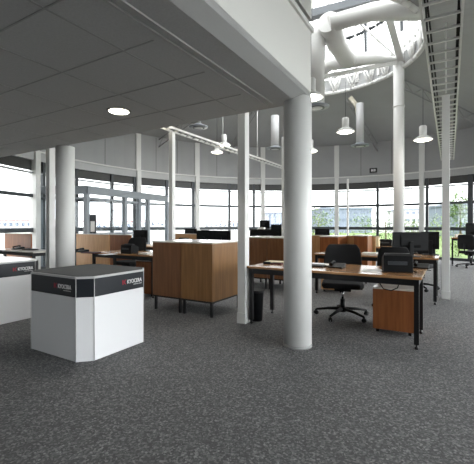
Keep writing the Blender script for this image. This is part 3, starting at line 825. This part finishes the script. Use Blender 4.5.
# ------------------------------------------------------------------ outside
def slab(name, x0, x1, y0, y1, z, m): return struct(MB().box(x0, x1, y0, y1, z-.1, z).build(name, m))
slab('ground', -160, 200, -60, 260, -.12, 'outdoor_ground')
o = MB().prism([(9.2, 14.0), (11, 9), (40, 9), (60, 60), (3, 60), (3.4, 17.5)], -.12, -.03).build('lawn', 'lawn'); struct(o)
def tree(x, y, h, cr, m_, label, lo=.3):
    t = empty('tree', (x, y, -.05), random.uniform(0,6), label=label, cat='tree', group='trees outside the windows')
    MB().tube([(0,0,0),(.05,0,h*.3),(0,.05,h*.7)], [.09*h/4,.07*h/4,.03*h/4], 8).build('trunk', 'bark', t)
    bm = bmesh.new(); blobs = [(random.gauss(0,cr*.38), random.gauss(0,cr*.38), random.uniform(lo*h+cr*.2, h-cr*.2), random.uniform(.35,.6)*cr) for _ in range(16)]
    for _ in range(1500):
        b = random.choice(blobs); d = Vector((random.gauss(0,1),random.gauss(0,1),random.gauss(0,1))).normalized()*b[3]*random.uniform(.6,1.05)
        c = Vector(b[:3])+d; s = .09*h/4*random.uniform(.7,1.5)
        u = Vector((random.gauss(0,1),random.gauss(0,1),random.gauss(0,1))).normalized(); w_ = u.cross(Vector((0,.3,1))).normalized()
        bm.faces.new([bm.verts.new(c+u*s), bm.verts.new(c+w_*s*.5), bm.verts.new(c-u*s), bm.verts.new(c-w_*s*.5)])
    mm = MB(); mm.bm.free(); mm.bm = bm; mm.build('foliage', m_, t)
def tx(x, Z): return (x-HX)/F*Z
for x, Z, h, cr, m_, lab, lo in ((318, 24, 2.4, 1.2, 'leaf_pale', 'pale low tree outside, just right of the thick front column', .1),
        (386, 22, 2.5, 1.7, 'leaf', 'bushy green tree outside, directly left of the tall round column', .0),
        (365, 30, 2.1, 1.5, 'leaf_pale', 'low pale shrub-like tree outside, left of the bushiest one', .0),
        (413, 17.5, 1.75, .75, 'leaf_pale', 'pale green tree outside, right of the tall round column', .0),
        (437, 30, 2.0, 1.3, 'leaf_pale', 'low pale tree outside, left of the ladder-carrying post', .0),
        (461, 24, 3.6, 1.4, 'leaf', 'green tree outside at the right edge, its crown nearest the window head', .3),
        (458, 15.2, 1.1, .6, 'leaf_pale', 'low green bush outside, seen under the tall far desk', .0)):
    tree(tx(x, Z), Z, h, cr, m_, lab, lo)
def house(x0, x1, ytop, Z, m_, label, roof=None, rows=2, cols=6, dep=9):
    X0, X1 = tx(x0, Z), tx(x1, Z); h = EYE+(HY-ytop)/F*Z + .1
    t = empty('building', ((X0+X1)/2, Z, -.1), 0, label=label, cat='building')
    w = (X1-X0)/2
    MB().box(-w, w, 0, dep, 0, h).build('wall', m_, t)
    MB().box(-w-.2, w+.2, -.2, dep+.2, h, h+.25).build('roof', roof or 'house_grey', t)
    for j in range(rows):
        for i in range(cols):
            cx = -w+(i+.5)*2*w/cols; z = h*(j+.45)/rows
            MB().box(cx-w/cols*.55, cx+w/cols*.55, -.05, .05, z, z+h/rows*.35).build('window', 'house_glass', t)
house(322, 372, 209, 62, 'house_grey', 'grey-blue building far outside, right of the thick front column', rows=3, cols=8)
house(268, 283, 213, 90, 'house_grey', 'pale grey building far outside, left of the thick front column', rows=2, cols=4)
house(405, 440, 210, 75, 'house_white', 'white building far outside, right of the tall round column', rows=3, cols=6)
house(462, 474+20, 205, 40, 'house_grey', 'grey building outside at the right edge', rows=2, cols=5)
house(205, 240, 221.5, 95, 'house_white', 'long low white building with a pink roof far outside behind the cabinets', roof='house_pink', rows=1, cols=8)
house(84, 132, 222, 70, 'house_white', 'low white building with a pink roof outside the entrance lobby', roof='house_pink', rows=1, cols=8)
house(142, 165, 221, 110, 'house_white', 'farthest low white building, seen through the right end of the lobby', rows=1, cols=5)
house(-10, 44, 220.5, 90, 'house_white', 'low white building with a pink roof outside the left windows', roof='house_pink', rows=1, cols=9)

# ------------------------------------------------------------------ world, camera, view
w = bpy.data.worlds.new('world'); bpy.context.scene.world = w; w.use_nodes = True
bg = w.node_tree.nodes['Background']; bg.inputs[0].default_value = (.98, .98, .97, 1); nt = w.node_tree
tc = nt.nodes.new('ShaderNodeTexCoord'); dp = nt.nodes.new('ShaderNodeVectorMath'); dp.operation = 'DOT_PRODUCT'
dv = Vector((.86, -.42, .30)).normalized(); dp.inputs[1].default_value = dv
nt.links.new(tc.outputs['Generated'], dp.inputs[0])
mr = nt.nodes.new('ShaderNodeMapRange'); mr.inputs['From Min'].default_value = .35; mr.inputs['From Max'].default_value = 1
mr.inputs['To Min'].default_value = 3.0; mr.inputs['To Max'].default_value = 8.3; mr.interpolation_type = 'SMOOTHSTEP'
nt.links.new(dp.outputs['Value'], mr.inputs['Value']); nt.links.new(mr.outputs[0], bg.inputs[1])
cam = bpy.data.cameras.new('camera'); co = bpy.data.objects.new('camera', cam); C.objects.link(co)
co.location = (0, 0, EYE); co.rotation_euler = (PI/2, 0, 0)
cam.sensor_width = 36; cam.sensor_fit = 'HORIZONTAL'; cam.lens = F/474*36; cam.shift_y = -(232-HY)/474
cam.clip_end = 600
sc = bpy.context.scene; sc.camera = co
sc.view_settings.view_transform = 'Standard'; sc.view_settings.look = 'None'; sc.view_settings.gamma = 1
sc.view_settings.use_curve_mapping = False
sc.view_settings.exposure = 0.72
